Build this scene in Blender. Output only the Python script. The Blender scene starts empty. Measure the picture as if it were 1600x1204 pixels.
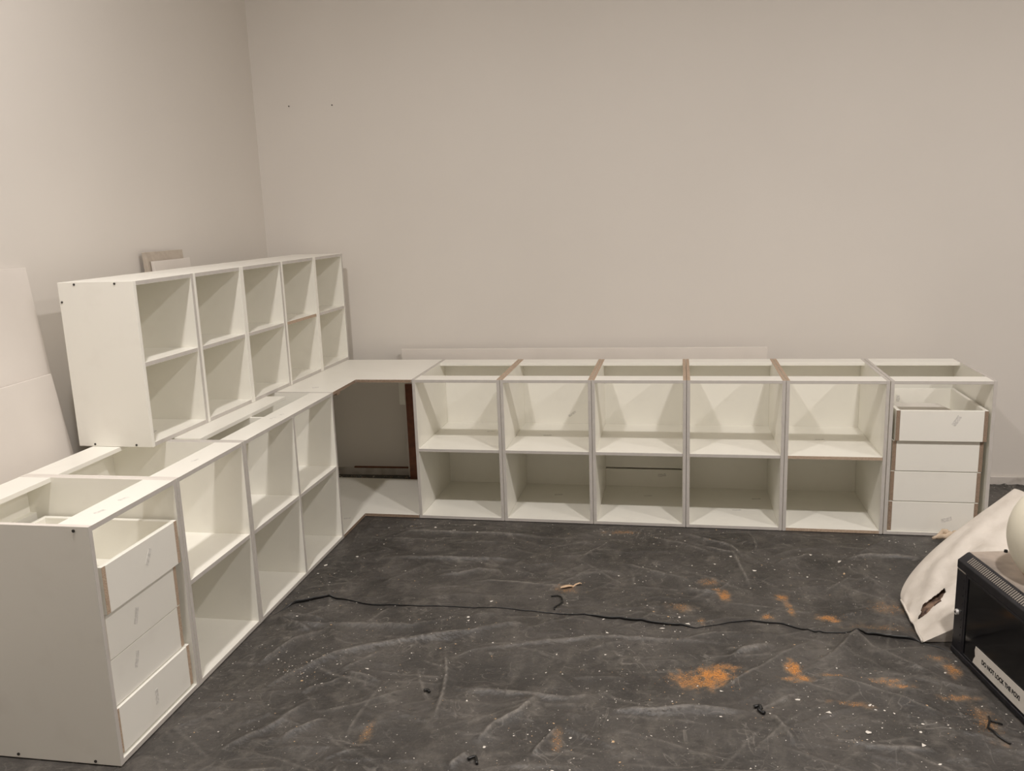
import bpy, bmesh, math, random
import numpy as np
from mathutils import Matrix, Vector
C = bpy.context.scene.collection
PI = math.pi

# ------------------------------------------------------------------ camera, world, lights, exposure
def cam_matrix(pos, yaw, pitch, roll):
    cy, sy, cp, sp = math.cos(yaw), math.sin(yaw), math.cos(pitch), math.sin(pitch)
    f = Vector((sy*cp, cy*cp, sp)); r = Vector((cy, -sy, 0)); u = r.cross(f)
    cr, sr = math.cos(roll), math.sin(roll)
    r2 = cr*r + sr*u; u2 = -sr*r + cr*u
    m = Matrix((r2, u2, -f)).transposed().to_4x4(); m.translation = Vector(pos)
    return m
cd = bpy.data.cameras.new('camera'); cam = bpy.data.objects.new('camera', cd); C.objects.link(cam)
cam.matrix_world = cam_matrix((1.2925, -3.9557, 1.5035), -0.1966, -0.1986, -0.0354)
cd.sensor_fit = 'HORIZONTAL'; cd.sensor_width = 36.0; cd.lens = 36.0*1330.43/1600; cd.clip_start = 0.05
bpy.context.scene.camera = cam
w = bpy.data.worlds.new('world'); bpy.context.scene.world = w; w.use_nodes = True
w.node_tree.nodes['Background'].inputs[0].default_value = (1, .93, .82, 1)
w.node_tree.nodes['Background'].inputs[1].default_value = 0.05
def lamp(x, y, z, power, size=0.18, col=(1.0, .94, .90), spread=170):
    l = bpy.data.lights.new('ceiling_or_fill_lamp', 'AREA'); l.shape = 'DISK'; l.size = size
    l.energy = power; l.color = col; l.spread = math.radians(spread)
    o = bpy.data.objects.new('ceiling_or_fill_lamp', l); o.location = (x, y, z); C.objects.link(o)
LZ = 3.55
for lx, pw in ((0.0, 76), (2.4, 94), (4.8, 94)): lamp(lx, -2.3, LZ, pw)
for lx in (2.4, 4.8): lamp(lx, -5.2, LZ, 4)  # weak pair added behind the camera as fill light, no such lamps seen
vs = bpy.context.scene.view_settings
vs.view_transform = 'Standard'; vs.look = 'None'; vs.gamma = 1; vs.use_curve_mapping = False
vs.exposure = -0.60
cy_ = bpy.context.scene.cycles; cy_.max_bounces = 12; cy_.diffuse_bounces = 8

# ------------------------------------------------------------------ materials
def mat(name, col, rough=.5, noise=None, metal=0., spec=.5, bump=None):
    """noise = (scale, colour2, low, high): second colour mixed in by fractal noise"""
    m = bpy.data.materials.new(name); m.use_nodes = True
    nt = m.node_tree; b = nt.nodes['Principled BSDF']
    b.inputs['Base Color'].default_value = (*col, 1); b.inputs['Roughness'].default_value = rough
    b.inputs['Metallic'].default_value = metal; b.inputs['Specular IOR Level'].default_value = spec
    tc = nt.nodes.new('ShaderNodeTexCoord')
    if noise:
        sc, c2, lo, hi = noise
        n = nt.nodes.new('ShaderNodeTexNoise'); n.inputs['Scale'].default_value = sc; n.inputs['Detail'].default_value = 6
        nt.links.new(tc.outputs['Object'], n.inputs['Vector'])
        r = nt.nodes.new('ShaderNodeMapRange'); r.inputs[1].default_value = lo; r.inputs[2].default_value = hi
        nt.links.new(n.outputs['Fac'], r.inputs[0])
        x = nt.nodes.new('ShaderNodeMix'); x.data_type = 'RGBA'
        x.inputs[6].default_value = (*col, 1); x.inputs[7].default_value = (*c2, 1)
        nt.links.new(r.outputs[0], x.inputs[0]); nt.links.new(x.outputs[2], b.inputs['Base Color'])
    if bump:
        sc, st = bump
        n = nt.nodes.new('ShaderNodeTexNoise'); n.inputs['Scale'].default_value = sc; n.inputs['Detail'].default_value = 4
        nt.links.new(tc.outputs['Object'], n.inputs['Vector'])
        bp = nt.nodes.new('ShaderNodeBump'); bp.inputs['Strength'].default_value = st; bp.inputs['Distance'].default_value = .002
        nt.links.new(n.outputs['Fac'], bp.inputs['Height']); nt.links.new(bp.outputs[0], b.inputs['Normal'])
    return m
WHITE = mat('white_melamine', (.87, .855, .79), .38, (9, (.835, .815, .75), .55, .8))
BAND = mat('grey_edge_band', (.57, .54, .505), .5, (25, (.53, .50, .465), .4, .7))
CHIP = mat('raw_chipboard', (.54, .42, .32), .85, (420, (.36, .26, .18), .42, .62), bump=(420, .5))
CHIPD = mat('raw_chipboard_dark', (.36, .265, .195), .85, (420, (.20, .14, .095), .42, .62), bump=(420, .5))
PLY = mat('pale_board', (.75, .705, .655), .45, (4, (.71, .665, .615), .4, .7))
GREYB = mat('beige_grey_board', (.50, .44, .37), .6, (30, (.43, .37, .31), .4, .7))
HARD = mat('brown_hardboard', (.19, .065, .03), .6, (25, (.12, .04, .02), .4, .7))
WALL = mat('wall_paint', (.72, .683, .635), .6, (1.3, (.70, .663, .615), .4, .7), bump=(180, .06))
CEIL = mat('ceiling_paint', (.80, .78, .74), .8, (2, (.77, .75, .71), .4, .7))
SKIRT = mat('skirting_paint', (.62, .58, .54), .5, (14, (.40, .36, .32), .45, .75))
CONC = mat('concrete', (.22, .21, .20), .9, (8, (.15, .14, .13), .4, .7))
SCREW = mat('screw_steel', (.07, .065, .06), .5, metal=.6)
TAPE = mat('grey_tape', (.62, .605, .565), .55, (130, (.78, .765, .72), .42, .58))
TAPEW = mat('clear_tape', (.74, .72, .67), .4, (160, (.66, .64, .60), .45, .6))
BLACKP = mat('black_plastic', (.012, .012, .012), .35)
METAL = mat('black_powder_coat', (.012, .012, .016), .42, (40, (.03, .03, .034), .5, .8), spec=.5)
DUSTY = mat('dusty_black_metal', (.46, .39, .33), .75, (7, (.22, .19, .165), .42, .68))
GLASS = mat('smoked_door_glass', (.004, .004, .005), .12, (5, (.010, .010, .010), .5, .8))
CHROME = mat('chrome', (.8, .78, .75), .3, metal=.35)
SLOT = mat('vent_slot_black', (.004, .004, .004), .8)
SLATM = mat('vent_bar_grey', (.26, .235, .205), .6)
PAPER = mat('label_paper', (.80, .77, .72), .6, (30, (.74, .71, .65), .45, .7))
INK = mat('black_ink', (.012, .012, .014), .6)
SACK = mat('white_sack_cloth', (.70, .65, .585), .85, (14, (.60, .55, .485), .45, .75), bump=(45, 1.))
FILL = mat('sack_filling_brown', (.30, .20, .14), .9, (30, (.06, .035, .03), .4, .6))
CREAM = mat('pale_cream_plastic', (.86, .82, .68), .38, (3, (.84, .80, .66), .4, .7))
RAG = mat('cream_rag', (.62, .50, .38), .9, (50, (.50, .39, .28), .4, .7))
FLECK = mat('white_paint_fleck', (.72, .68, .62), .7)
FLECKT = mat('tan_wood_fleck', (.55, .38, .22), .8)
SAWD = mat('orange_sawdust', (.66, .33, .10), .95, (300, (.50, .22, .05), .4, .6))
SHAVE = mat('pale_wood_shaving', (.62, .45, .30), .8, (80, (.45, .30, .18), .4, .7))

# ------------------------------------------------------------------ mesh helpers
FN = {(-1, 0, 0): 'x-', (1, 0, 0): 'x+', (0, -1, 0): 'y-', (0, 1, 0): 'y+', (0, 0, -1): 'z-', (0, 0, 1): 'z+'}
def add_box(bm, b, idx={}, bev=.0008):
    x0, x1, y0, y1, z0, z1 = b
    t = bmesh.new(); r = bmesh.ops.create_cube(t, size=1)
    for v in r['verts']:
        v.co = Vector(((x0+x1)/2 + v.co.x*(x1-x0), (y0+y1)/2 + v.co.y*(y1-y0), (z0+z1)/2 + v.co.z*(z1-z0)))
    t.normal_update()
    for f in t.faces: f.material_index = idx.get(FN[tuple(int(round(c)) for c in f.normal)], 0)
    if bev: bmesh.ops.bevel(t, geom=list(t.edges), offset=bev, segments=1, affect='EDGES', material=-1)
    me = bpy.data.meshes.new('tmp'); t.to_mesh(me); t.free(); bm.from_mesh(me); bpy.data.meshes.remove(me)
def link(name, me, mats, parent=None, smooth=False, label=None):
    for m in mats: me.materials.append(m)
    if smooth: me.polygons.foreach_set('use_smooth', [True]*len(me.polygons))
    o = bpy.data.objects.new(name, me); C.objects.link(o)
    if parent: o.parent = parent
    if label: o['label'] = label
    return o
def from_bm(name, bm, mats, parent=None, smooth=False, label=None):
    me = bpy.data.meshes.new(name); bm.normal_update(); bm.to_mesh(me); bm.free()
    return link(name, me, mats, parent, smooth, label)
def board(name, b, parent=None, faces={}, base=WHITE, bev=.0008, label=None):
    """one board; faces maps a face key such as 'y-' to its own material"""
    mats = [base]; idx = {}
    for k, m in faces.items():
        if m not in mats: mats.append(m)
        idx[k] = mats.index(m)
    bm = bmesh.new(); add_box(bm, b, idx, bev)
    return from_bm(name, bm, mats, parent, label=label)
def thing(name, label, cat, loc=(0, 0, 0), rz=0, group=None):
    o = bpy.data.objects.new(name, None); C.objects.link(o); o.empty_display_size = .1
    o.location = loc; o.rotation_euler = (0, 0, rz); o['label'] = label; o['category'] = cat
    if group: o['group'] = group
    return o
def tag(o, label, cat, group=None):
    o['label'] = label; o['category'] = cat
    if group: o['group'] = group
    return o
def cyl(name, p, axis, r, h, m, parent=None, seg=14, label=None):
    bm = bmesh.new(); bmesh.ops.create_cone(bm, cap_ends=True, segments=seg, radius1=r, radius2=r*.9, depth=h)
    q = Vector((0, 0, 1)).rotation_difference(Vector(axis))
    for v in bm.verts: v.co = q @ v.co + Vector(p)
    return from_bm(name, bm, [m], parent, label=label)
def tube(bm, pts, r, seg=7, mi=0):
    pts = [Vector(p) for p in pts]; rings = []
    for i, p in enumerate(pts):
        d = (pts[min(i+1, len(pts)-1)] - pts[max(i-1, 0)]).normalized()
        a = d.orthogonal().normalized(); c = d.cross(a); rr = r[i] if isinstance(r, (list, tuple)) else r
        rings.append([bm.verts.new(p + rr*(math.cos(2*PI*k/seg)*a + math.sin(2*PI*k/seg)*c)) for k in range(seg)])
    for a, b in zip(rings, rings[1:]):
        # align ring starts
        s = min(range(seg), key=lambda s: sum((a[k].co-b[(k+s) % seg].co).length for k in range(seg)))
        for k in range(seg):
            f = bm.faces.new((a[k], a[(k+1) % seg], b[(k+1+s) % seg], b[(k+s) % seg])); f.smooth = True; f.material_index = mi
    bm.faces.new(rings[0]).material_index = mi; bm.faces.new(rings[-1]).material_index = mi
def structure(o):
    o['kind'] = 'structure'; return o
def decal(parent, name, p, ax_u, ax_v, su, sv, m, t=.0004, label=None):
    """thin scrap of tape on a board: centre p, its two in-plane axes and its size"""
    u = Vector(ax_u).normalized(); v = Vector(ax_v).normalized(); n = u.cross(v); p = Vector(p)
    bm = bmesh.new(); out = [(-.5, -.45), (-.2, -.5), (.25, -.47), (.5, -.4), (.47, .1), (.5, .5), (.05, .46), (-.46, .5), (-.5, .1)]
    top = [bm.verts.new(p + u*a*su + v*b*sv + n*t) for a, b in out]; bot = [bm.verts.new(p + u*a*su + v*b*sv - n*t*.5) for a, b in out]
    bm.faces.new(top); bm.faces.new(bot[::-1])
    for i in range(len(out)):
        j = (i+1) % len(out); bm.faces.new((top[j], top[i], bot[i], bot[j]))
    bmesh.ops.recalc_face_normals(bm, faces=bm.faces)
    return from_bm(name, bm, [m], parent, label=label)

# ------------------------------------------------------------------ the room
X0, X1, Y0, ZC = -1.06, 5.6, -6.6, 3.65
WS = .030                                             # the back wall runs very slightly out of square
def wy(x): return .70 + WS*(x - X0)
structure(board('floor', (X0-.2, X1+.2, Y0-.2, 1.1, -.10, -.012), base=CONC, bev=0))
structure(board('ceiling', (X0-.2, X1+.2, Y0-.2, 1.1, ZC, ZC+.1), base=CEIL, bev=0))
structure(board('wall_left', (X0-.15, X0, Y0-.2, 1.0, -.012, ZC), base=WALL, bev=0))
structure(board('wall_right', (X1, X1+.15, Y0-.2, 1.1, -.012, ZC), base=WALL, bev=0))
structure(board('wall_front', (X0, X1, Y0-.15, Y0, -.012, ZC), base=WALL, bev=0))
def prism(name, poly, z0, z1, mats, parent=None, top=0, side=0, bev=0, side_idx=None):
    bm = bmesh.new(); lo = [bm.verts.new((x, y, z0)) for x, y in poly]; hi = [bm.verts.new((x, y, z1)) for x, y in poly]
    bm.faces.new(lo[::-1]).material_index = top; bm.faces.new(hi).material_index = top
    for i in range(len(poly)):
        j = (i+1) % len(poly); f = bm.faces.new((lo[i], lo[j], hi[j], hi[i]))
        f.material_index = side_idx[i] if side_idx else side
    bmesh.ops.recalc_face_normals(bm, faces=bm.faces)
    if bev: bmesh.ops.bevel(bm, geom=list(bm.edges), offset=bev, segments=1, affect='EDGES')
    return from_bm(name, bm, mats, parent)
wb = structure(prism('wall_back', [(X0, wy(X0)), (X1, wy(X1)), (X1, 1.12), (X0, 1.12)], -.012, ZC, [WALL]))
for x, z in ((-.853, 2.137), (-.60, 2.13)):
    cyl('nail_hole', (x, wy(x)-.001, z), (0, -1, 0), .004, .004, SCREW, wb, 10)
sk = structure(prism('baseboard_back', [(X0, wy(X0)-.014), (X1, wy(X1)-.014), (X1, wy(X1)), (X0, wy(X0))], -.012, .040, [SKIRT], bev=.003))
prism('top_strip', [(-.62, wy(-.62)-.016), (.6, wy(.6)-.016), (.6, wy(.6)-.001), (-.62, wy(-.62)-.001)], .040, .047, [HARD], sk)['label'] = 'dark brown strip along the top of the skirting'
structure(board('baseboard_left', (X0, X0+.014, Y0, wy(X0)-.014, -.012, .040), base=SKIRT, bev=.003))

# ------------------------------------------------------------------ cabinets (local: x along the front, y into the depth, front at y = 0)
T, H = .016, .72
def base_cabinet(name, label, loc, rz, Wd, D, raw_l=BAND, raw_r=BAND, shelf_edge=BAND, bottom_edge=BAND, shelves=True, divider=None,
                 rear_rail=True, back_gap=None, group=None, bottom_z=0.):
    t = thing(name, label, 'cabinet', loc, rz, group)
    g = .0007
    board('side_panel', (g, T, 0, D, 0, H), t, {'y-': BAND, 'z+': raw_l})
    board('side_panel', (Wd-T, Wd-g, 0, D, 0, H), t, {'y-': BAND, 'z+': raw_r})
    board('bottom_panel', (T, Wd-T, .001, D, 0, T), t, {'y-': bottom_edge})
    yb = D-.022
    if back_gap is None:
        board('back_panel', (T, Wd-T, yb, yb+.012, T, H-T), t)
    else:
        board('back_panel', (T, Wd-T, yb, yb+.012, back_gap+.004, H-T), t)
        board('back_panel', (T, Wd-T, yb-.001, yb+.011, T, back_gap-.004), t)
    board('front_rail', (T, Wd-T, .0005, .105, H-T, H-.0005), t, {'y-': BAND, 'y+': BAND})
    if rear_rail: board('rear_rail', (T, Wd-T, D-.115, D-.001, H-T, H-.0005), t, {'y-': WHITE})
    cells = [(T, Wd-T)]
    if divider:
        board('divider', (divider-T/2, divider+T/2, .001, yb, T, H-T), t, {'y-': BAND})
        cells = [(T, divider-T/2), (divider+T/2, Wd-T)]
    if shelves:
        for a, b in cells: board('shelf', (a, b, .003, yb, .350, .366), t, {'y-': shelf_edge})
    return t
def drawer(cab, x0, z0, y0, Wd, Hd=.1405, D=.50, raw=CHIPD, front=WHITE):
    """open box: two sides whose raw edges show on the front, a back, a base; the front board is its own piece"""
    bm = bmesh.new()
    add_box(bm, (x0, x0+T, y0, y0+D, z0, z0+Hd), {'y-': 1, 'y+': 1})
    add_box(bm, (x0+Wd-T, x0+Wd, y0, y0+D, z0, z0+Hd), {'y-': 1, 'y+': 1})
    add_box(bm, (x0+T, x0+Wd-T, y0+D-T, y0+D, z0, z0+Hd))
    add_box(bm, (x0+T, x0+Wd-T, y0+T, y0+D-T, z0, z0+.006))
    d = from_bm('drawer', bm, [WHITE, raw], cab)
    board('drawer_front', (x0+T+.0004, x0+Wd-T-.0004, y0-.0005, y0+T, z0, z0+Hd-.001), d)
    return d
# back row: five open cabinets and one with drawers
BX = [0, .4439, .8878, 1.3317, 1.7756]
BW, BD = .4432, .579
blab = ['white open base cabinet touching the L-shaped corner unit, grey top edges',
        'white open base cabinet, second from the corner unit along the back wall row',
        'white open base cabinet with a dark slot across its lower back board',
        'white open base cabinet between the slotted-back one and the raw chipboard-edged one',
        'white open base cabinet with raw chipboard shelf edge beside the tall drawer stack']
bgrp = 'open base cabinets along the back wall'
backs = []
for i, x in enumerate(BX):
    backs.append(base_cabinet('base_cabinet', blab[i], (x, 0, 0), 0, BW, BD,
        raw_l=BAND if i == 0 else CHIP, raw_r=CHIP if i < 4 else BAND, shelf_edge=CHIP if i == 4 else BAND,
        bottom_edge=CHIP if i == 4 else BAND, back_gap=.118 if i == 2 else None, group=bgrp))
# scraps of tape left on the boards
for i, (x, y) in ((0, (.31, .36)), (1, (.18, .30)), (4, (.2, .3))):
    decal(backs[i], 'tape_scrap', (x, y, .3664), (1, .15, 0), (-.15, 1, 0), .045, .014, TAPE)
for i, (x, y) in ((1, (.22, .38)), (2, (.25, .4)), (3, (.25, .22)), (3, (.36, .4))):
    decal(backs[i], 'tape_scrap', (x, y, .0164), (1, .2, 0), (-.2, 1, 0), .045, .016, TAPE)
decal(backs[2], 'tape_scrap', (.32, BD-.0236, .083), (1, 0, .12), (-.12, 0, 1), .045, .018, TAPE)
decal(backs[1], 'tape_scrap', (.28, BD-.0226, .42), (1, 0, .7), (-.7, 0, 1), .05, .014, TAPE)

rd = base_cabinet('drawer_cabinet', 'white four-drawer base cabinet ending the back wall row, beside the sack',
                  (2.2205, 0, 0), 0, .436, BD, shelves=False)
dz = [.0175, .1605, .3035, .4465]
for k, (xo, yo) in enumerate([(.019, .008), (.021, .009), (.023, .009), (.029, -.005)]):
    d = drawer(rd, xo, dz[k], yo, .378, raw=CHIPD if k < 3 else CHIPD)
    if k == 0: decal(d, 'tape_scrap', (xo+.25, yo-.0007, dz[k]+.06), (1, 0, .3), (-.3, 0, 1), .045, .02, TAPE)
    if k == 3:
        decal(d, 'tape_scrap', (xo+.25, yo-.0007, dz[k]+.095), (.6, 0, 1), (-1, 0, .6), .05, .02, TAPE)
        decal(d, 'tape_scrap', (xo+.12, yo+.4835, dz[k]+.09), (0, 0, 1), (-1, 0, 0), .035, .016, TAPE)
# a grey board lies in its top drawer
lb = board('loose_board', (-.12, .12, -.18, .18, 0, .016), base=mat('grey_offcut', (.74, .71, .66), .5))
lb.location = (2.2205+.031+.155, .20, dz[3]+.1055-.02); tag(lb, 'grey offcut board lying inside the open top drawer beside the sack', 'board')
lb.rotation_euler = (math.radians(-4), 0, .02)

# side wall row, facing +x
LR = PI/2 + .0152
def lpos(s): return (-.2916 + .0152*s, -s, 0)
LD = .55
dbl = base_cabinet('base_cabinet', 'wide two-bay white base cabinet under the wall cabinets, touching the corner unit', lpos(1.1755), LR, .8690, LD,
                   divider=.4345, rear_rail=False, group='open base cabinets along the side wall')
board('rear_rail', (.035, .775, .192, .30, H-T, H-.0005), dbl, {'y-': WHITE, 'x+': BAND})
board('support_block', (T, .06, .20, .29, H-2*T-.03, H-T), dbl)
lc1 = base_cabinet('base_cabinet', 'white open base cabinet between the four-drawer unit and the wide two-bay cabinet', lpos(1.6220), LR, .4455, LD,
                   raw_l=PLY, raw_r=BAND, group='open base cabinets along the side wall')
ld = base_cabinet('drawer_cabinet', 'white four-drawer base cabinet ending the side wall row, its end panel grey in shade', lpos(2.0500), LR, .4270, LD,
                  raw_l=PLY, raw_r=PLY, shelves=False)
for k, (xo, yo) in enumerate([(.0172, .008), (.0185, .016), (.0185, .014), (.026, -.003)]):
    d = drawer(ld, xo, dz[k]+.006, yo, .372 if k else .386, D=.47, raw=CHIP)
    pos = [(.19, .07), (.13, .085), (.15, .07), (.21, .085)][k]
    an = [(.05, 0, 1), (.35, 0, 1), (.35, 0, 1), (.6, 0, 1)][k]
    decal(d, 'tape_scrap', (xo+pos[0], yo-.0007, dz[k]+.006+pos[1]), an, (-an[2], 0, an[0]), .05, .016, TAPE)
lb2 = board('loose_board', (-.045, .045, -.06, .06, 0, .014))
lb2.location = (-.42, -1.960, .4465+.006+.0075); lb2.rotation_euler = (0, 0, .5)
tag(lb2, 'small white offcut board inside the top drawer by the grey end panel', 'board')
board('back_ledge', (T, .427-T, LD-.045, LD-.022, .56, .60), ld)
for dep, z in ((.045, .708), (.33, .012), (.08, .010)): cyl('screw', (-.0002, dep, z), (1, 0, 0), .0045, .003, SCREW, ld)
decal(ld, 'tape_scrap', (.0002, .40, .245), (0, -.55, -1), (0, 1, -.55), .05, .017, TAPEW, label='pale tape scrap')
for x, y in ((.23, .05), (.12, .05)): decal(ld, 'tape_scrap', (x, y, H-.0003), (1, -.3, 0), (.3, 1, 0), .035, .012, TAPE)
for x, y in ((.2, .05),): decal(lc1, 'tape_scrap', (x, y, H-.0003), (1, -.3, 0), (.3, 1, 0), .035, .012, TAPE)
for x, y in ((.42, .045), (.36, .055)): decal(dbl, 'tape_scrap', (x, y, H-.0003), (1, -.3, 0), (.3, 1, 0), .03, .012, TAPE)
decal(lc1, 'tape_scrap', (.20, .2, .3664), (1, .3, 0), (-.3, 1, 0), .035, .012, TAPE)

# L-shaped corner unit
cu = thing('corner_unit', 'open L-shaped white corner unit joining the two rows of base cabinets', 'cabinet', (-.287, -.3035, 0))
def lpoly(e=0.):
    fx = -.2916
    P = [(-.83, -.3035), (-.2870, -.3035), (fx, 0), (-.0015, 0), (-.0015, .579), (-.83, .579)]
    return [(x+.287, y+.3035) for x, y in P]
for z0, z1, nm in ((H-T, H-.0005, 'top_panel'), (0, T, 'bottom_panel')):
    prism(nm, lpoly(), z0, z1, [WHITE, CHIPD], cu, 0, 1, bev=.0006)
board('rear_upright', (-.538, -.522, .02, .86, T, H-T), cu)
board('batten', (.028, .060, .855, .871, .465, H-T), cu)
board('fixing_block', (-.030, -.006, .06, .10, H-T-.014, H-T), cu, base=CHIPD)
decal(cu, 'tape_scrap', (-.13, .10, H-.0003), (1, .3, 0), (-.3, 1, 0), .03, .02, TAPE)
decal(cu, 'tape_scrap', (-.07, .22, T+.0002), (1, .2, 0), (-.2, 1, 0), .035, .016, TAPE)
hb = board('hardboard_sheet', (-.238, .30, .600, .606, 0, .575), base=HARD)
tag(hb, 'brown hardboard sheet standing behind the base cabinet that touches the corner unit', 'board')

# wall cabinets standing on the side wall row
UR = PI/2 - .0075; UW, UD, UH = .3760, .302, .60
ulab = ['white wall cabinet with screws in its exposed end panel, first of the stacked five',
        'white wall cabinet standing second in the stacked row, next to the screwed end one',
        'white wall cabinet in the middle of the five stacked on the base cabinets',
        'white wall cabinet with raw shelf edge, fourth from the screwed end panel',
        'white wall cabinet at the corner end of the stacked row, over the L-shaped top']
for i in range(5):
    s = i*UW
    t = thing('wall_cabinet', ulab[i], 'cabinet', (-.573+.0075*s, -1.2815+s, H+.0005), UR, 'wall cabinets stacked on the base cabinets')
    g = .0006; fe = WHITE if i in (0,) else BAND
    board('side_panel', (g, T, 0, UD, 0, UH), t, {'y-': WHITE})
    board('side_panel', (UW-T, UW-g, 0, UD, 0, UH), t, {'y-': WHITE if i % 2 else BAND})
    board('bottom_panel', (T, UW-T, .001, UD, 0, T), t, {'y-': BAND})
    board('top_panel', (T, UW-T, .0005, UD, UH-T, UH-.0004), t, {'y-': BAND})
    board('back_panel', (T, UW-T, UD-.014, UD-.004, T, UH-T), t)
    board('shelf', (T, UW-T, .003, UD-.014, .293, .309), t, {'y-': (CHIP if i == 3 else BAND)})
    if i == 0:
        for dep, z in ((.234, .592), (.073, .592), (.292, .53), (.235, .008), (.065, .008)):
            cyl('screw', (0, dep, z), (1, 0, 0), .004, .003, SCREW, t)
        decal(t, 'tape_scrap', (.16, .10, T+.0002), (1, .3, 0), (-.3, 1, 0), .035, .014, TAPE)
    if i == 4: decal(t, 'tape_scrap', (UW-T-.0002, .20, .25), (0, -1, -.8), (0, .8, -1), .04, .014, TAPE)

# loose boards against the walls
def lean_board(name, y0, y1, h, xb, xt, th, m, label, cat='board', skew=0.):
    """board standing on the floor at x = xb and leaning on the side wall at x = xt"""
    L = math.hypot(h, xb-xt); a = math.atan2(xb-xt, h)
    o = board(name, (0, th, y0-y1, 0, 0, L), base=m, bev=.001)
    o.location = (xb, y1, 0); o.rotation_euler = (skew, -a, 0)
    return tag(o, label, cat)
lean_board('leaning_board', -2.10, -1.250, 1.372, -.885, -1.055, .012, PLY, 'tall pale board leaning on the side wall behind a shorter one', skew=-.022)
lean_board('leaning_board', -2.05, -1.232, .985, -.852, -.985, .012, PLY, 'shorter pale board leaning in front of the tall board by the side wall', skew=.02)
lean_board('narrow_plank', -.530, -.240, 1.392, -.945, -1.038, .020, GREYB, 'beige grey plank top showing above the stacked wall cabinets')
lean_board('narrow_plank', -.512, -.222, 1.352, -.915, -1.010, .016, PLY, 'pale plank leaning in front of the beige grey plank above the wall cabinets')
pb = board('long_panel', (-.268, 1.757, 0, .016, 0, .765), base=PLY)
pb.location = (0, .668, 0); pb.rotation_euler = (0, 0, .008)
tag(pb, 'long pale panel standing against the back wall behind the base cabinets', 'board')

# ------------------------------------------------------------------ plastic sheets on the floor
RIDGES= [[(-0.063,-0.275),(0.011,-0.204),(0.322,-0.195),(0.616,-0.206),(0.709,-0.211)],[(-0.216,-0.321),(-0.003,-0.309),(0.186,-0.31)],[(-0.025,-0.519),(0.178,-0.519),(0.397,-0.509),(0.653,-0.486)],[(0.27,-0.682),(0.381,-0.662),(0.453,-0.612),(0.539,-0.615),(0.582,-0.672)],[(0.428,-0.725),(0.611,-0.716),(0.755,-0.735),(0.951,-0.724)],[(-0.059,-1.636),(0.014,-1.523),(0.128,-1.38),(0.313,-1.271),(0.555,-1.169),(0.697,-1.067),(0.807,-1.128)],[(-0.258,-1.213),(-0.002,-1.178),(0.327,-1.141),(0.404,-1.084),(0.469,-1.046)],[(0.512,-1.347),(0.584,-1.288),(0.712,-1.238),(0.85,-1.186),(0.992,-1.141),(1.162,-1.129),(1.487,-1.114)],[(0.56,-1.525),(0.66,-1.54),(0.825,-1.54),(0.956,-1.543),(1.058,-1.508)],[(-0.14,-1.48),(-0.076,-1.311),(0.007,-1.199)],[(0.721,-1.801),(0.76,-1.712),(0.82,-1.641),(0.869,-1.527)],[(0.188,-1.484),(0.243,-1.493),(0.328,-1.519)],[(0.087,-1.624),(0.168,-1.54),(0.194,-1.499)],[(0.132,-1.871),(0.187,-1.809),(0.245,-1.745)],[(0.491,-1.3),(0.537,-1.454),(0.56,-1.609),(0.566,-1.713)],[(0.864,-0.477),(0.916,-0.363),(0.981,-0.243),(1.038,-0.266)],[(-0.229,-1.11),(-0.126,-1.118),(-0.02,-1.135)],[(-0.239,-1.132),(-0.129,-1.197),(-0.039,-1.224)],[(-0.294,-0.051),(-0.233,-0.277),(-0.211,-0.396)],[(-0.225,-0.027),(-0.232,-0.147)],[(0.667,-1.919),(0.713,-1.853)],[(-0.011,-1.949),(0.1,-1.79),(0.156,-1.65)],[(0.892,-1.844),(0.915,-1.774),(0.947,-1.698)],[(1.473,-1.213),(1.543,-1.159),(1.628,-1.11)],[(1.406,-1.454),(1.569,-1.273),(1.65,-1.176),(1.758,-1.07)],[(1.727,-1.238),(1.817,-1.155),(1.911,-1.012),(1.946,-1.108),(2.03,-1.199),(2.165,-1.309)],[(1.142,-0.56),(1.243,-0.582),(1.35,-0.624)],[(1.969,-0.401),(2.028,-0.505),(2.087,-0.623)],[(1.054,-0.478),(1.169,-0.546),(1.279,-0.611)],[(1.703,-1.311),(1.803,-1.317),(1.895,-1.357),(2.005,-1.435),(2.109,-1.502)],[(2.0,-0.327),(2.116,-0.279),(2.205,-0.281),(2.358,-0.3)],[(1.702,-0.407),(1.82,-0.323),(1.874,-0.268)],[(1.251,-1.15),(1.421,-1.064),(1.53,-1.026)],[(1.086,-1.595),(1.284,-1.568),(1.513,-1.537)],[(1.543,-1.556),(1.581,-1.562),(1.622,-1.687)],[(1.394,-0.243),(1.526,-0.305),(1.559,-0.375)],[(1.305,-0.692),(1.383,-0.724),(1.467,-0.734)],[(1.72,-1.631),(1.831,-1.668),(2.005,-1.664)],[(1.447,-1.156),(1.519,-1.178),(1.596,-1.137)],[(1.176,-0.159),(1.306,-0.226),(1.45,-0.313)],[(1.276,-0.093),(1.396,-0.163),(1.53,-0.229),(1.577,-0.373)],[(1.528,-0.255),(1.552,-0.469),(1.584,-0.64)]]
SEAM= [(-0.276,-1.241),(-0.269,-1.114),(-0.225,-1.02),(-0.1,-0.947),(0.096,-0.976),(0.313,-0.973),(0.423,-0.948),(0.762,-0.955),(0.976,-0.975),(1.16,-0.988),(1.36,-1.022),(1.552,-0.941),(1.675,-0.956),(1.774,-1.012),(1.953,-1.004),(2.108,-1.019),(2.205,-1.078),(2.42,-1.108)]
G = .006; GX0, GY0 = -1.05, -3.3; NX, NY = int(4.9/G)+1, int(4.12/G)+1
gx = GX0 + np.arange(NX)*G; gy = GY0 + np.arange(NY)*G
HG = np.zeros((NX, NY)); CR = np.zeros((NX, NY))
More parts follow.
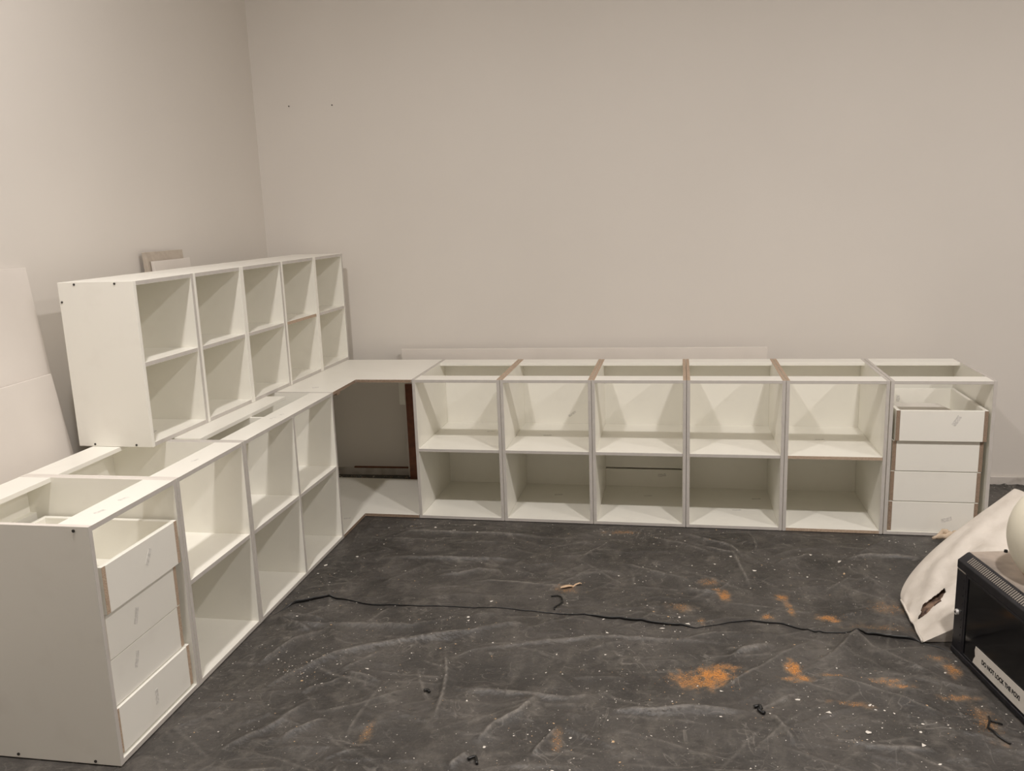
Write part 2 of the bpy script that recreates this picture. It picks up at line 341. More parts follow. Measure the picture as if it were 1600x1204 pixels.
def ridge(pts, h, wd, skew=0., cr=0.):
    n = len(pts)-1; tot = sum(math.dist(pts[i], pts[i+1]) for i in range(n)); acc = 0
    m = wd*4; xs = [p[0] for p in pts]; ys = [p[1] for p in pts]
    i0 = max(0, int((min(xs)-m-GX0)/G)); i1 = min(NX, int((max(xs)+m-GX0)/G)+2)
    j0 = max(0, int((min(ys)-m-GY0)/G)); j1 = min(NY, int((max(ys)+m-GY0)/G)+2)
    if i1 <= i0 or j1 <= j0: return
    X, Y = np.meshgrid(gx[i0:i1], gy[j0:j1], indexing='ij'); best = np.full(X.shape, 9.); prof = np.zeros(X.shape); cv = np.zeros(X.shape)
    for i in range(n):
        ax, ay = pts[i]; bx, by = pts[i+1]; dx, dy = bx-ax, by-ay; l = math.hypot(dx, dy)+1e-9
        t = np.clip(((X-ax)*dx+(Y-ay)*dy)/l/l, 0, 1); d = np.hypot(X-ax-t*dx, Y-ay-t*dy)
        side = np.sign((X-ax)*dy-(Y-ay)*dx); s = (acc+t*l)/tot
        de = d*(1+skew*side); tp = np.clip(np.minimum(s, 1-s)*4, 0, 1); v = np.exp(-np.abs(de/wd)**.95)*np.clip(np.minimum(s, 1-s)*5, 0, 1)**.7
        k = d < best; cv = np.where(k, np.exp(-(d/.0042)**2)*tp*cr, cv) ; prof = np.where(k, v, prof); best = np.where(k, d, best); acc += l
    CR[i0:i1, j0:j1] = np.maximum(CR[i0:i1, j0:j1], cv)
    HG[i0:i1, j0:j1] = np.maximum(HG[i0:i1, j0:j1], h*prof) + .35*np.minimum(HG[i0:i1, j0:j1], h*prof)
rng = random.Random(5)
for k, r in enumerate(RIDGES):
    ridge(r, .013+.008*rng.random() if k not in (5, 6, 16, 17, 25) else .026, .010+.009*rng.random() if k not in (5, 24, 25) else .026, rng.uniform(-.5, .5), rng.uniform(.55, 1.))
for k in range(900):
    cx, cy = rng.uniform(-.4, 3.5), rng.uniform(-2.6, .1); L = rng.uniform(.08, .40)
    a = rng.gauss(.15, .55); c, s = math.cos(a), math.sin(a); b = rng.gauss(0, .06)
    P = [(cx+(q-.5)*L*c - b*L*(1-4*(q-.5)**2)*s, cy+(q-.5)*L*s + b*L*(1-4*(q-.5)**2)*c) for q in (0, .25, .5, .75, 1)]
    ridge(P, rng.uniform(.002, .009), rng.uniform(.005, .016), rng.uniform(-.6, .6), rng.uniform(0, .75)**2)
nr = np.random.RandomState(3)
XX, YY = np.meshgrid(gx, gy, indexing='ij')
def waves(n, lo, hi, amp, iso=False):
    z = np.zeros_like(XX)
    for _ in range(n):
        k = 2*PI/nr.uniform(lo, hi); a = nr.uniform(0, 6.3) if iso else nr.normal(1.4, .6); z += np.sin(k*(XX*math.cos(a)+YY*math.sin(a)) + nr.uniform(0, 6.3) + 1.3*np.sin(XX*nr.uniform(2, 6)+nr.uniform(0, 6)))
    return amp*z/math.sqrt(n)
HG += waves(8, .15, .5, .0032) + waves(10, .05, .14, .0008)
HG += nr.normal(0, .00012, HG.shape)
def sstep(x, a, b):
    t = np.clip((x-a)/(b-a), 0, 1); return t*t*(3-2*t)
ys = np.interp(gx, [p[0] for p in SEAM], [p[1] for p in SEAM])
# flat where something stands on it
lim = sstep(-YY, .005, .06)*sstep(XX, -.255, -.20)                        # in front of both cabinet rows
lim = np.maximum(lim, sstep(XX, 2.68, 2.74)*sstep(wy(2.9)-YY, .06, .10))  # open floor beyond the drawer cabinet
lim = np.maximum(lim, sstep(-YY, 2.06, 2.10))
bx, by = XX-2.208, YY+1.067; sx = .176*bx-.984*by; sy = .984*bx+.176*by
dbox = np.maximum(np.maximum(-sx, sx-.57), np.maximum(-sy, sy-.46)); lim *= sstep(dbox, .006, .05)
dsack = np.hypot(np.maximum(0, 2.15-XX), np.maximum(0, np.maximum(YY+.42, -1.02-YY)))
lim *= sstep(dsack, .002, .08)
HG = (np.maximum(HG, -.003)+.003)*lim - .004
# crumpled torn edge of the sheet at the foot of the back wall, by the free end of the row
crm = sstep(XX, 2.68, 2.76)*sstep(YY, wy(3.0)-.16, wy(3.0)-.07)
HG += crm*np.abs(waves(16, .03, .09, .006, True))
def hz(x, y):
    i = min(max((x-GX0)/G, 0), NX-1.001); j = min(max((y-GY0)/G, 0), NY-1.001); a, b = int(i), int(j); u, v = i-a, j-b
    return float(HG[a, b]*(1-u)*(1-v)+HG[a+1, b]*u*(1-v)+HG[a, b+1]*(1-u)*v+HG[a+1, b+1]*u*v)
PILES = [(1.404, -1.335, .070, .045, 1.), (1.36, -1.385, .09, .045, .75), (1.43, -1.29, .06, .018, .7), (1.67, -1.255, .026, .045, 1.), (1.69, -1.325, .030, .020, .8), (1.655, -1.34, .035, .014, .6),
    (1.475, -.733, .020, .045, .85), (1.455, -.69, .025, .015, .6), (1.694, -.725, .022, .028, .8), (1.716, -.843, .014, .045, .65), (1.71, -.79, .014, .025, .5), (1.621, -.912, .025, .02, .85), (1.837, -.886, .038, .026, .9), (1.86, -.91, .022, .016, .7),
    (1.381, -.967, .014, .024, .6), (1.309, -.865, .05, .03, .35), (2.178, -1.20, .022, .04, .7), (2.147, -1.134, .035, .016, .5), (1.948, -1.309, .05, .014, .55), (1.98, -1.33, .035, .01, .7), (1.786, -1.291, .04, .014, .45),
    (1.815, -1.454, .05, .014, .45), (2.146, -1.374, .05, .014, .55), (1.028, -.112, .08, .016, .4), (1.425, -.62, .04, .026, .4), (.382, -1.784, .016, .045, .4), (.952, -1.769, .014, .06, .35), (2.077, -.774, .07, .05, .25),
    (.85, -.75, .05, .03, .3), (2.0, -.95, .12, .03, .2), (2.18, -1.5, .035, .07, .4)]
dust = np.zeros_like(XX)
jag = waves(26, .012, .05, .40, True) + waves(16, .05, .2, .35, True)
for x, y, rx, ry, s in PILES:
    d = np.sqrt(((XX-x)/rx)**2+((YY-y)/ry)**2); dust = np.maximum(dust, s*sstep(1.25+.8*jag-d, -.25, 1.15))
pale = np.clip((HG-HG.mean())/.012, 0, 1)
def sheet_mat():
    m = bpy.data.materials.new('dusty_black_plastic'); m.use_nodes = True; nt = m.node_tree; b = nt.nodes['Principled BSDF']
    def node(t, **k):
        n = nt.nodes.new(t)
        for a, v in k.items(): n.inputs[a].default_value = v
        return n
    tc = node('ShaderNodeTexCoord')
    def noise(sc, det, lo, hi, stretch=None, rough=.6):
        n = node('ShaderNodeTexNoise', Scale=sc, Detail=det, Roughness=rough)
        if stretch:
            mp = node('ShaderNodeMapping'); mp.inputs['Scale'].default_value = stretch
            nt.links.new(tc.outputs['Object'], mp.inputs[0]); nt.links.new(mp.outputs[0], n.inputs['Vector'])
        else: nt.links.new(tc.outputs['Object'], n.inputs['Vector'])
        r = node('ShaderNodeMapRange'); r.inputs[1].default_value = lo; r.inputs[2].default_value = hi
        nt.links.new(n.outputs['Fac'], r.inputs[0]); return r.outputs[0]
    def mix(f, a, c):
        x = node('ShaderNodeMix'); x.data_type = 'RGBA'
        if isinstance(f, float): x.inputs[0].default_value = f
        else: nt.links.new(f, x.inputs[0])
        for i, v in ((6, a), (7, c)):
            if isinstance(v, tuple): x.inputs[i].default_value = (*v, 1)
            else: nt.links.new(v, x.inputs[i])
        return x.outputs[2]
    c = mix(noise(3.2, 8, .36, .66), SH_DARK, SH_MID)                 # film of grey dust
    c = mix(noise(11, 8, .50, .78, (1, .6, 1), .7), c, SH_DUST)
    # fine web of thin pale lines
    for sc, st, seed in ((2.3, (1, 2.6, 1), 0.), (3.7, (1.6, 1, 1), 7.3), (6.5, (1, 1.9, 1), 3.1)):
        n = node('ShaderNodeTexNoise', Scale=sc, Detail=3., Distortion=1.1)
        mp = node('ShaderNodeMapping'); mp.inputs['Scale'].default_value = st; mp.inputs['Location'].default_value = (seed, seed, 0)
        nt.links.new(tc.outputs['Object'], mp.inputs[0]); nt.links.new(mp.outputs[0], n.inputs['Vector'])
        s1 = node('ShaderNodeMath'); s1.operation = 'SUBTRACT'; s1.inputs[1].default_value = .5; nt.links.new(n.outputs['Fac'], s1.inputs[0])
        s2 = node('ShaderNodeMath'); s2.operation = 'ABSOLUTE'; nt.links.new(s1.outputs[0], s2.inputs[0])
        r = node('ShaderNodeMapRange'); r.inputs[1].default_value = 0.; r.inputs[2].default_value = .006*sc/3; r.inputs[3].default_value = .55; r.inputs[4].default_value = 0.
        nt.links.new(s2.outputs[0], r.inputs[0])
        mm = node('ShaderNodeMath'); mm.operation = 'MULTIPLY'; nt.links.new(r.outputs[0], mm.inputs[0]); nt.links.new(noise(4.5+sc, 4, .46, .66), mm.inputs[1])
        c = mix(mm.outputs[0], c, SH_PALE)
    c = mix(noise(26, 6, .52, .70, (1, 1.5, 1), .75), c, SH_DARK)         # rubbed patches
    c = mix(noise(140, 3, .66, .74), c, SH_SPECK)                     # fine specks
    ca = node('ShaderNodeAttribute'); ca.attribute_name = 'crease'         # paler colour along the ridge lines
    cm = node('ShaderNodeMath'); cm.operation = 'MULTIPLY'; nt.links.new(ca.outputs['Fac'], cm.inputs[0]); nt.links.new(noise(45, 5, .28, .60), cm.inputs[1])
    c = mix(cm.outputs[0], c, SH_PALE)
    at = node('ShaderNodeAttribute'); at.attribute_name = 'dust'
    gr = noise(190, 4, .30, .62)
    mul = node('ShaderNodeMath'); mul.operation = 'MULTIPLY'; nt.links.new(at.outputs['Fac'], mul.inputs[0]); nt.links.new(gr, mul.inputs[1])
    hue = mix(at.outputs['Fac'], (.40, .29, .18), (.66, .27, .055))
    c = mix(mul.outputs[0], c, hue)
    nt.links.new(c, b.inputs['Base Color'])
    r = node('ShaderNodeMapRange'); r.inputs[3].default_value = .42; r.inputs[4].default_value = .62
    nt.links.new(noise(6, 6, .4, .7), r.inputs[0]); nt.links.new(r.outputs[0], b.inputs['Roughness'])
    b.inputs['Specular IOR Level'].default_value = .5
    n = node('ShaderNodeTexNoise', Scale=70., Detail=5.); nt.links.new(tc.outputs['Object'], n.inputs['Vector'])
    bp = node('ShaderNodeBump', Strength=.85, Distance=.004); nt.links.new(n.outputs['Fac'], bp.inputs['Height']); nt.links.new(bp.outputs[0], b.inputs['Normal'])
    return m
SH_DARK, SH_MID, SH_DUST, SH_SPECK, SH_PALE = (.040, .037, .034), (.085, .078, .071), (.135, .123, .108), (.20, .18, .155), (.26, .24, .215)
SHEET = sheet_mat()
def lift(x):                                         # how far the upper sheet's edge stands off the lower one
    return np.interp(x, [-.3, -.15, .0, .1, .4, .7, .95, 1.0, 1.1, 1.3, 1.36, 1.45, 1.6, 1.75, 1.9, 1.97, 2.2, 2.5], [.016, .013, .004, .005, .0025, .002, .0045, .008, .010, .008, .0015, .003, .006, .005, .0015, .010, .011, .008])
def sheet(name, i0, yl, yh, base, label, edge=False):
    """grid of the sheet: for each x from i0 on, ny rows between yl(x) and yh(x)"""
    xs = gx[i0:]; nx = len(xs); a = yl(xs); b = yh(xs); ny = int((b-a).max()/G)+1
    t = np.linspace(0, 1, ny); Y = a[:, None]+(b-a)[:, None]*t; X = np.repeat(xs[:, None], ny, 1)
    jf = np.clip((Y-GY0)/G, 0, NY-1.001); ji = jf.astype(int); fr = jf-ji; ii = np.arange(i0, NX)[:, None]
    samp = lambda A: A[ii, ji]*(1-fr)+A[ii, ji+1]*fr
    Z = samp(HG)+base
    if edge: Z += lift(xs)[:, None]*np.exp(-((Y-a[:, None])/.05)**2)*samp(lim)
    co = np.stack([X, Y, Z], -1).reshape(-1, 3)
    q = np.arange(nx*ny).reshape(nx, ny); F = np.stack([q[:-1, :-1], q[1:, :-1], q[1:, 1:], q[:-1, 1:]], -1).reshape(-1, 4)
    me = bpy.data.meshes.new(name); me.vertices.add(len(co)); me.vertices.foreach_set('co', co.ravel())
    me.loops.add(F.size); me.loops.foreach_set('vertex_index', F.ravel()); me.polygons.add(len(F))
    me.polygons.foreach_set('loop_start', np.arange(len(F))*4); me.polygons.foreach_set('loop_total', np.full(len(F), 4)); me.update(calc_edges=True)
    for an, A in (('dust', dust), ('crease', CR*lim)):
        at = me.attributes.new(an, 'FLOAT', 'POINT'); at.data.foreach_set('value', samp(A).ravel().astype('f'))
    o = link(name, me, [SHEET], None, True); tag(o, label, 'plastic sheet')
    return o, co.reshape(nx, ny, 3)
seamf = lambda xs: np.interp(xs, [p[0] for p in SEAM], [p[1] for p in SEAM])
fs, _ = sheet('plastic_sheet', 0, lambda xs: np.full(len(xs), -3.3), lambda xs: seamf(xs)+.12, 0., 'dusty black plastic sheet tucked under the lifted edge of another, with sawdust piles')
bs, BC = sheet('plastic_sheet', 0, seamf, lambda xs: np.minimum(wy(xs)-.012, .80), .0012, 'dusty black plastic sheet whose lifted edge lies over the other, running under the cabinets', True)
# black strip hanging from the lifted edge
bm = bmesh.new(); i0 = int((-.26-GX0)/G); i1 = int((2.45-GX0)/G); prev = None
for i in range(i0, i1):
    p = BC[i, 0]; l = max(.0015, .85*float(lift(p[0])))
    cur = [bm.verts.new((p[0], p[1]+.002, p[2])), bm.verts.new((p[0], p[1]-.0025, p[2]-.001)), bm.verts.new((p[0], p[1]-.0015, p[2]-l)), bm.verts.new((p[0], p[1]+.004, p[2]-l-.001))]
    if prev:
        for k in range(3): bm.faces.new((prev[k], cur[k], cur[k+1], prev[k+1])).smooth = True
    prev = cur
bmesh.ops.recalc_face_normals(bm, faces=bm.faces)
from_bm('edge_strip', bm, [BLACKP], bs, label='black strip along the lifted edge')

# ------------------------------------------------------------------ debris on the sheets
def onsheet(x, y):
    sy_ = float(np.interp(x, [p[0] for p in SEAM], [p[1] for p in SEAM]))
    z = hz(x, y)
    if y > sy_: z += .0012 + float(lift(x))*math.exp(-((y-sy_)/.05)**2)*min(1, max(0, -y/.06))
    return z
def flakes(name, pts, mats, label, cat):
    V, F, M = [], [], []
    for x, y, s, mi in pts:
        n = rng.choice((3, 4, 5)); el = rng.uniform(.45, 1); a0 = rng.uniform(0, 6.3); rot = rng.gauss(.2, .7); z = onsheet(x, y)+.0004
        tx, ty = rng.gauss(0, .25), rng.gauss(0, .25); o = len(V)
        P = []
        for k in range(n):
            a = a0+2*PI*k/n; u = s*math.cos(a)*rng.uniform(.7, 1); v = s*el*math.sin(a)*rng.uniform(.7, 1)
            P.append((u*math.cos(rot)-v*math.sin(rot), u*math.sin(rot)+v*math.cos(rot)))
        for px, py in P: V.append((x+px, y+py, z+max(0, px*tx+py*ty)))
        V.append((x, y, z+.0006+s*.18)); 
        for k in range(n): F.append((o+k, o+(k+1) % n, o+n)); M.append(mi)
        F.append(tuple(o+k for k in range(n-1, -1, -1))); M.append(mi)
    me = bpy.data.meshes.new(name); me.from_pydata(V, [], F); me.polygons.foreach_set('material_index', M); me.update()
    o = link(name, me, mats); tag(o, label, cat); o['kind'] = 'stuff'; return o
def clear(x, y):
    if y > -.012 and x < 2.68: return False
    if x < -.25: return False
    u, v = .176*(x-2.208)-.984*(y+1.067), .984*(x-2.208)+.176*(y+1.067)
    if -.02 < u < .6 and -.015 < v < .48: return False
    if x > 2.13 and -1.05 < y < -.40: return False
    return y < wy(x)-.03
pts = []
for _ in range(4300):
    x, y = rng.uniform(-.25, 3.4), rng.uniform(-2.25, .0)
    if clear(x, y): pts.append((x, y, min(.009, rng.lognormvariate(-6.5, .55)), 0 if rng.random() < .8 else 1))
CL = [(.04, -1.50, .10, .05, 90), (.45, -1.06, .10, .05, 40), (1.30, -1.0, .06, .03, 26), (2.0, -.40, .14, .09, 60), (1.05, -.10, .10, .03, 30), (.0, -.10, .05, .05, 16), (.30, -.12, .1, .06, 18),
      (1.12, -1.38, .10, .08, 40), (.95, -1.75, .12, .05, 40), (1.75, -1.62, .06, .05, 16), (2.0, -1.5, .10, .10, 40), (-.17, -.85, .03, .15, 26), (1.70, -.45, .05, .04, 10), (1.2, -.13, .12, .05, 30), (2.95, .70, .15, .07, 90), (2.8, .35, .05, .07, 16)]
for x0, y0, rx, ry, n in CL:
    for _ in range(n):
        x, y = rng.gauss(x0, rx), rng.gauss(y0, ry)
        if clear(x, y): pts.append((x, y, min(.012, rng.lognormvariate(-6.1, .55)), 0 if rng.random() < .85 else 1))
for x, y, s in ((.255, -1.45, .010), (.57, -.9, .009), (1.02, -.99, .012), (1.33, -1.01, .014), (1.24, -1.03, .013), (1.66, -1.45, .012), (1.74, -1.52, .012), (1.97, -1.65, .016), (1.87, -1.45, .009), (1.43, -1.44, .010), (1.52, -.35, .010), (1.61, -.49, .012), (1.86, -.30, .011), (1.97, -.35, .014), (1.45, -.43, .009), (.31, -.09, .011), (.12, -.13, .012), (.35, -.20, .008)):
    pts.append((x, y, s, 0))
# crumbs along the foot of the wall behind the corner unit
for _ in range(160):
    pts.append((rng.uniform(-.75, -.18), rng.uniform(.60, .685), min(.012, rng.lognormvariate(-5.9, .5)), 0 if rng.random() < .6 else 1))
flakes('paint_flecks', pts, [FLECK, FLECKT], 'white paint flecks and tan chips scattered all over the black plastic sheets', 'debris')
pts = []
for x0, y0, rx, ry, s in PILES:
    for _ in range(int(3200*rx*ry*s*28)):
        x, y = rng.gauss(x0, rx*.5), rng.gauss(y0, ry*.5)
        if clear(x, y): pts.append((x, y, rng.uniform(.0009, .0024), 0))
flakes('sawdust', pts, [SAWD], 'orange sawdust grains in small heaps on the black plastic sheets', 'sawdust')
def strand(name, P, r, m, label, cat, up=.003, group=None):
    pts = []
    for (ax, ay), (bx_, by_) in zip(P, P[1:]):
        for k in range(4): pts.append((ax+(bx_-ax)*k/4, ay+(by_-ay)*k/4))
    pts.append(P[-1]); pts = [pts[0]]+[tuple((np.array(pts[i-1])+2*np.array(pts[i])+np.array(pts[i+1]))/4) for i in range(1, len(pts)-1)]+[pts[-1]]
    b = bmesh.new(); tube(b, [(x, y, onsheet(x, y)+r+up*math.sin(PI*i/(len(pts)-1))) for i, (x, y) in enumerate(pts)], r, 6)
    bmesh.ops.recalc_face_normals(b, faces=b.faces)
    return tag(from_bm(name, b, [m]), label, cat, group)
strand('cable_tie', [(.800, -.835), (.822, -.828), (.842, -.840), (.851, -.872), (.843, -.905), (.826, -.930), (.828, -.945)], .0032, BLACKP, 'curled black cable tie beside the wood shavings on the sheet', 'cable tie')
ct = strand('cable_tie', [(2.196, -1.470), (2.191, -1.497), (2.171, -1.538), (2.187, -1.576), (2.211, -1.600)], .0030, BLACKP, 'hooked black cable tie in front of the black metal box', 'cable tie')
b = bmesh.new(); tube(b, [(x, y, onsheet(x, y)+.005) for x, y in ((2.192, -1.495), (2.205, -1.498), (2.222, -1.506))], .0025, 6); bmesh.ops.recalc_face_normals(b, faces=b.faces)
from_bm('tie_tail', b, [BLACKP], ct)
def crumple(name, x, y, r, m, label, cat, seed, flat=.45, sub=2):
    b = bmesh.new(); bmesh.ops.create_icosphere(b, subdivisions=sub, radius=1); q = random.Random(seed)
    for v in b.verts:
        s = r*q.uniform(.5, 1.15); v.co = Vector((v.co.x*s*1.3, v.co.y*s, max(-.1, v.co.z)*s*flat*1.2))
    o = from_bm(name, b, [m]); o.location = (x, y, onsheet(x, y)+r*.05); o.rotation_euler = (0, 0, q.uniform(0, 3)); return tag(o, label, cat)
strand('plastic_scrap', [(1.524, -1.512), (1.538, -1.508), (1.546, -1.522), (1.534, -1.528), (1.552, -1.545)], .0055, BLACKP, 'torn black plastic scrap below the largest sawdust heap', 'scrap')
strand('plastic_scrap', [(.492, -1.566), (.502, -1.557), (.510, -1.566)], .005, BLACKP, 'tiny black plastic scrap lying alone on the sheet between the wrinkles', 'scrap')
strand('plastic_shred', [(.715, -1.885), (.735, -1.868), (.745, -1.90)], .0045, BLACKP, 'small black plastic shred at the lower edge of the photo', 'scrap')
def shaving(P, wd, label):
    b = bmesh.new(); rings = []
    for i, (x, y) in enumerate(P):
        d = Vector((P[min(i+1, len(P)-1)][0]-P[max(i-1, 0)][0], P[min(i+1, len(P)-1)][1]-P[max(i-1, 0)][1], 0)).normalized(); n = Vector((-d.y, d.x, 0))
        c = Vector((x, y, onsheet(x, y)+.002+.006*math.sin(PI*i/(len(P)-1)))); k = wd*(.35+.65*math.sin(PI*(i+.6)/len(P)))
        rings.append([b.verts.new(c+n*k), b.verts.new(c+Vector((0, 0, .003))), b.verts.new(c-n*k), b.verts.new(c-Vector((0, 0, .001)))])
    for a, c in zip(rings, rings[1:]):
        for k in range(4): b.faces.new((a[k], a[(k+1) % 4], c[(k+1) % 4], c[k]))
    b.faces.new(rings[0]); b.faces.new(rings[-1][::-1]); bmesh.ops.recalc_face_normals(b, faces=b.faces)
    return tag(from_bm('wood_shaving', b, [SHAVE]), label, 'wood shaving')
shaving([(.825, -.745), (.843, -.742), (.860, -.737), (.875, -.733)], .011, 'short pale wood shaving beside the curled cable tie')
shaving([(.872, -.740), (.884, -.715), (.897, -.692), (.905, -.688)], .005, 'slim pale wood shaving touching the short one by the cable tie')

# ------------------------------------------------------------------ black metal box (network cabinet) with a container on top
RB = math.atan2(-.984, .176)
nb = thing('metal_box', 'black metal network cabinet lying on the sheet, with a smoked door and a paper notice', 'cabinet', (2.208, -1.067, 0), RB)
BWd, BDp, BH = .57, .45, .352
bm = bmesh.new()
add_box(bm, (.002, BWd-.002, .024, BDp, .0, BH-.006), bev=.003)
from_bm('shell', bm, [METAL], nb)
board('top_panel', (0, BWd, .038, BDp+.001, BH-.006, BH), nb, base=DUSTY, bev=.002, label='dust-covered top')
# sloping front rail with its row of vent slots
bm = bmesh.new(); prof = [(0, .300), (0, .327), (.006, .331), (.030, .350), (.038, .352), (.038, .300)]
L_ = [bm.verts.new((0, y, z)) for y, z in prof]; R_ = [bm.verts.new((BWd, y, z)) for y, z in prof]
for k in range(len(prof)):
    j = (k+1) % len(prof); bm.faces.new((L_[k], L_[j], R_[j], R_[k]))
bm.faces.new(L_[::-1]); bm.faces.new(R_); bmesh.ops.recalc_face_normals(bm, faces=bm.faces)
bmesh.ops.bevel(bm, geom=list(bm.edges), offset=.0012, segments=2, affect='EDGES')
from_bm('top_rail', bm, [METAL], nb)
a = math.atan2(.019, .024); bm = bmesh.new(); ca, sa = math.cos(a), math.sin(a)
for k in range(46):
    s = .045+k*.0105; t = bmesh.new(); bmesh.ops.create_cube(t, size=1)
    for v in t.verts:
        u = v.co.y*.024; n = v.co.z*.0022
        v.co = Vector((s+v.co.x*.0052, .0185+u*ca-n*sa, .3410+u*sa+n*ca))
    me = bpy.data.meshes.new('tmp'); t.to_mesh(me); t.free(); bm.from_mesh(me); bpy.data.meshes.remove(me)
vo = from_bm('vent_bars', bm, [SLATM], nb); vo['kind'] = 'stuff'
board('corner_post', (.001, .062, 0, .026, .018, .299), nb, base=METAL, bev=.002)
board('corner_post', (.505, BWd-.001, 0, .026, .018, .299), nb, base=METAL, bev=.002)
board('bottom_rail', (0, BWd, -.003, .028, 0, .019), nb, base=METAL, bev=.002)
dr = board('door', (.066, .501, .004, .012, .022, .297), nb, base=GLASS, bev=.001, label='smoked glass door')
bm = bmesh.new()
for bb in ((.064, .072, .001, .012, .021, .298), (.495, .503, .001, .012, .021, .298), (.072, .495, .001, .012, .290, .298), (.072, .495, .001, .012, .021, .026)): add_box(bm, bb)
from_bm('door_frame', bm, [METAL], dr)
lk = cyl('lock', (.024, -.003, .150), (0, -1, 0), .0105, .010, CHROME, nb, 20, label='round chrome lock')
cyl('keyhole', (.024, -.0085, .150), (0, -1, 0), .0035, .002, SLOT, lk, 10)
for k in range(9): cyl('rivet', (.047, -.0005, .05+k*.028), (0, -1, 0), .003, .003, METAL, nb, 8)
cyl('rubber_foot', (.012, .15, BH+.004), (0, 0, 1), .006, .008, SLOT, nb, 10)
board('chipped_corner', (.004, .055, -.0006, .010, .296, .3005), nb, base=SLATM, bev=.0004)
# paper notice, torn at one end
bm = bmesh.new(); out = [(.133, .028), (.45, .024), (.45, .093), (.146, .091), (.141, .075), (.146, .055), (.138, .042)]
lo = [bm.verts.new((x, .0022, z)) for x, z in out]; hi = [bm.verts.new((x, .0014, z)) for x, z in out]
bm.faces.new(lo); bm.faces.new(hi[::-1])
for k in range(len(out)):
    j = (k+1) % len(out); bm.faces.new((lo[k], lo[j], hi[j], hi[k]))
bmesh.ops.recalc_face_normals(bm, faces=bm.faces)
nt_ = from_bm('paper_notice', bm, [PAPER], dr, label='white paper notice')
tcv = bpy.data.curves.new('lettering', 'FONT'); tcv.body = 'DO NOT LOCK THE BOX!'; tcv.size = .0205; tcv.extrude = .0002; tcv.offset = .0009; tcv.space_character = 1.0
to = bpy.data.objects.new('lettering_curve', tcv); C.objects.link(to)
dg = bpy.context.evaluated_depsgraph_get(); tm = bpy.data.meshes.new_from_object(to.evaluated_get(dg)); bpy.data.objects.remove(to)
xs_ = [v.co.x for v in tm.vertices]; k = .212/(max(xs_)-min(xs_))
for v in tm.vertices:
    x, y, z = v.co; v.co = ((x-min(xs_))*k+.186, .0011-z, .052+y)
tm.materials.clear()
lt = link('lettering', tm, [INK], nb); lt['label'] = 'black capitals on the paper notice'

def lathe(name, prof, m, loc, label=None, cat=None, parent=None, seg=56):
    b = bmesh.new(); rings = []
    for r, z in prof:
        rings.append([b.verts.new((r*math.cos(2*PI*k/seg), r*math.sin(2*PI*k/seg), z)) for k in range(seg)])
    for p, q in zip(rings, rings[1:]):
        for k in range(seg): b.faces.new((p[k], p[(k+1) % seg], q[(k+1) % seg], q[k])).smooth = True
    b.faces.new(rings[0][::-1]); b.faces.new(rings[-1])
    o = from_bm(name, b, [m], parent); o.location = loc
    if cat: tag(o, label, cat)
    return o
def smooth_profile(P, n=6):
    out = []
    for i in range(len(P)-1):
        p0, p1, p2, p3 = (np.array(P[max(0, min(len(P)-1, i+d))]) for d in (-1, 0, 1, 2))
        for t in np.linspace(0, 1, n, endpoint=False):
            out.append(tuple(.5*((2*p1)+(p2-p0)*t+(2*p0-5*p1+4*p2-p3)*t*t+(3*p1-p0-3*p2+p3)*t**3)))
    return out+[P[-1]]
cont = thing('round_container', 'bulging pale cream container standing on the dusty black metal box', 'container', (2.449, -1.258, BH+.0008))
lathe('body', smooth_profile([(.075, 0), (.112, .014), (.140, .05), (.156, .095), (.160, .135), (.154, .180), (.136, .225), (.106, .262), (.070, .285)]), CREAM, (0, 0, 0), parent=cont)
lathe('lid', [(.070, .284), (.074, .286), (.074, .318), (.070, .322), (.001, .322)], CREAM, (0, 0, 0), parent=cont)

# ------------------------------------------------------------------ white sack behind the box, with a tear that shows its brown filling
NU, NV = 170, 120
SACKW = [(rng.uniform(-34, 34), rng.uniform(-34, 34), rng.uniform(0, 6), .0026) for _ in range(11)]
def sackp(u, v):
    ex = lambda t: math.sin(PI*t)
    A, B, Cc, D = Vector((2.130, -.724, .012)), Vector((2.126, -1.036, .004)), Vector((2.585, -.455, .378)), Vector((2.80, -.93, .33))
    p = A*(1-u)*v + B*(1-u)*(1-v) + Cc*u*v + D*u*(1-v)
    bul = (4*v*(1-v))**.55*(1-(1-u)**3)
    p += Vector((-.35, -.25, .9))*bul*.055*(.5+.5*math.sin(PI*min(1, u*1.2)))
    p += Vector((-.022, .050, .018))*v**2.6*ex(u**.55)
    for k, (fu, fv, ph, am) in enumerate(SACKW): p.z += am*math.sin(fu*u+fv*v+ph+1.5*math.sin(3*v+k))*ex(v)**.6*ex(u)**.35
    p.z += .006*math.sin(11*u+5*v)*ex(v)*ex(u) + .004*math.sin(23*v-9*u)*ex(v) + .0035*math.sin(41*u+13*v*v)*ex(v)*(1-u)
    return p
def in_tear(u, v):
    # slanting rip near the closed end
    a, b = (.035, .415), (.235, .522); dx, dy = b[0]-a[0], b[1]-a[1]; l2 = dx*dx+dy*dy
    t = ((u-a[0])*dx+(v-a[1])*dy)/l2; d = abs((u-a[0])*dy-(v-a[1])*dx)/math.sqrt(l2)
    return 0 < t < 1 and d < .075*math.sin(PI*t)**.8*(1+.13*math.sin(17*t)+.07*math.sin(41*t))
sk_ = thing('sack', 'white cloth sack with a ripped side, slumped behind the black metal box', 'sack', (2.15, -.85, 0))
bm = bmesh.new(); off = Vector((-2.15, .85, 0)); TV = [[bm.verts.new(sackp(i/NU, j/NV)+off) for j in range(NV+1)] for i in range(NU+1)]
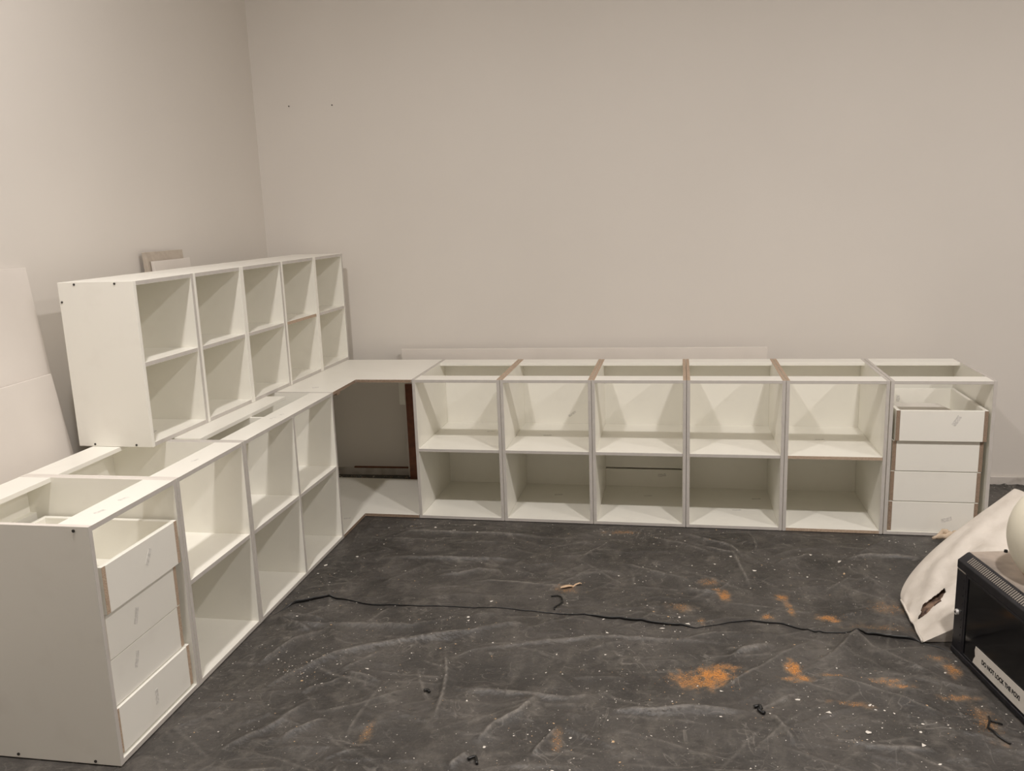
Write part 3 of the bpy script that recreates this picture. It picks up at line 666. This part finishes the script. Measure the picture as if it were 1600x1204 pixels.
for i in range(NU):
    for j in range(NV):
        if not in_tear((i+.5)/NU, (j+.5)/NV): bm.faces.new((TV[i][j], TV[i+1][j], TV[i+1][j+1], TV[i][j+1])).smooth = True
ring = [TV[i][0] for i in range(NU+1)]+[TV[NU][j] for j in range(1, NV+1)]+[TV[i][NV] for i in range(NU-1, -1, -1)]+[TV[0][j] for j in range(NV-1, 0, -1)]
c0 = Vector((2.46, -.74, 0))+off
low = [bm.verts.new((c0.x+(v.co.x-c0.x)*.97, c0.y+(v.co.y-c0.y)*.97, .001)) for v in ring]
for k in range(len(ring)):
    j = (k+1) % len(ring); bm.faces.new((ring[k], ring[j], low[j], low[k]))
bm.faces.new(low); bmesh.ops.recalc_face_normals(bm, faces=bm.faces)
from_bm('cloth', bm, [SACK], sk_)
bm = bmesh.new(); TV = [[bm.verts.new(sackp(.02+.5*i/24, .1+.6*j/24)+off+Vector((.006, .003, -.012-.006*random.Random(i*31+j).random()))) for j in range(25)] for i in range(25)]
for i in range(24):
    for j in range(24): bm.faces.new((TV[i][j], TV[i+1][j], TV[i+1][j+1], TV[i][j+1])).smooth = True
from_bm('filling', bm, [FILL], sk_, label='dark brown filling seen in the rip')
bm = bmesh.new(); tube(bm, [sackp(0.0, k/20)+off+Vector((-.002, 0, .003)) for k in range(21)], .004, 6); bmesh.ops.recalc_face_normals(bm, faces=bm.faces)
from_bm('seam', bm, [SACK], sk_)
# crumpled cream rag at the foot of the drawer cabinet
bm = bmesh.new(); q = random.Random(9)
for k in range(9):
    x, y = q.uniform(-.045, .075), q.uniform(-.022, .018); a = q.gauss(.1, .5)
    P = []
    for i in range(9):
        s = (i-4)/4; P.append((x+s*.05*math.cos(a)+.006*math.sin(3*s+k), y+s*.05*math.sin(a)*.5+.008*math.sin(5*s+k), .012+.022*(1-s*s)*q.uniform(.5, 1)))
    tube(bm, P, [.004+.008*math.sin(PI*(i+.5)/9)*q.uniform(.6, 1.1) for i in range(9)], 7)
bmesh.ops.recalc_face_normals(bm, faces=bm.faces)
rg = from_bm('rag', bm, [RAG]); rg.location = (2.515, -.062, -.002); rg.scale = (1.15, 1.15, 1.35); tag(rg, 'crumpled cream rag at the foot of the drawer cabinet, half under the sack', 'rag')
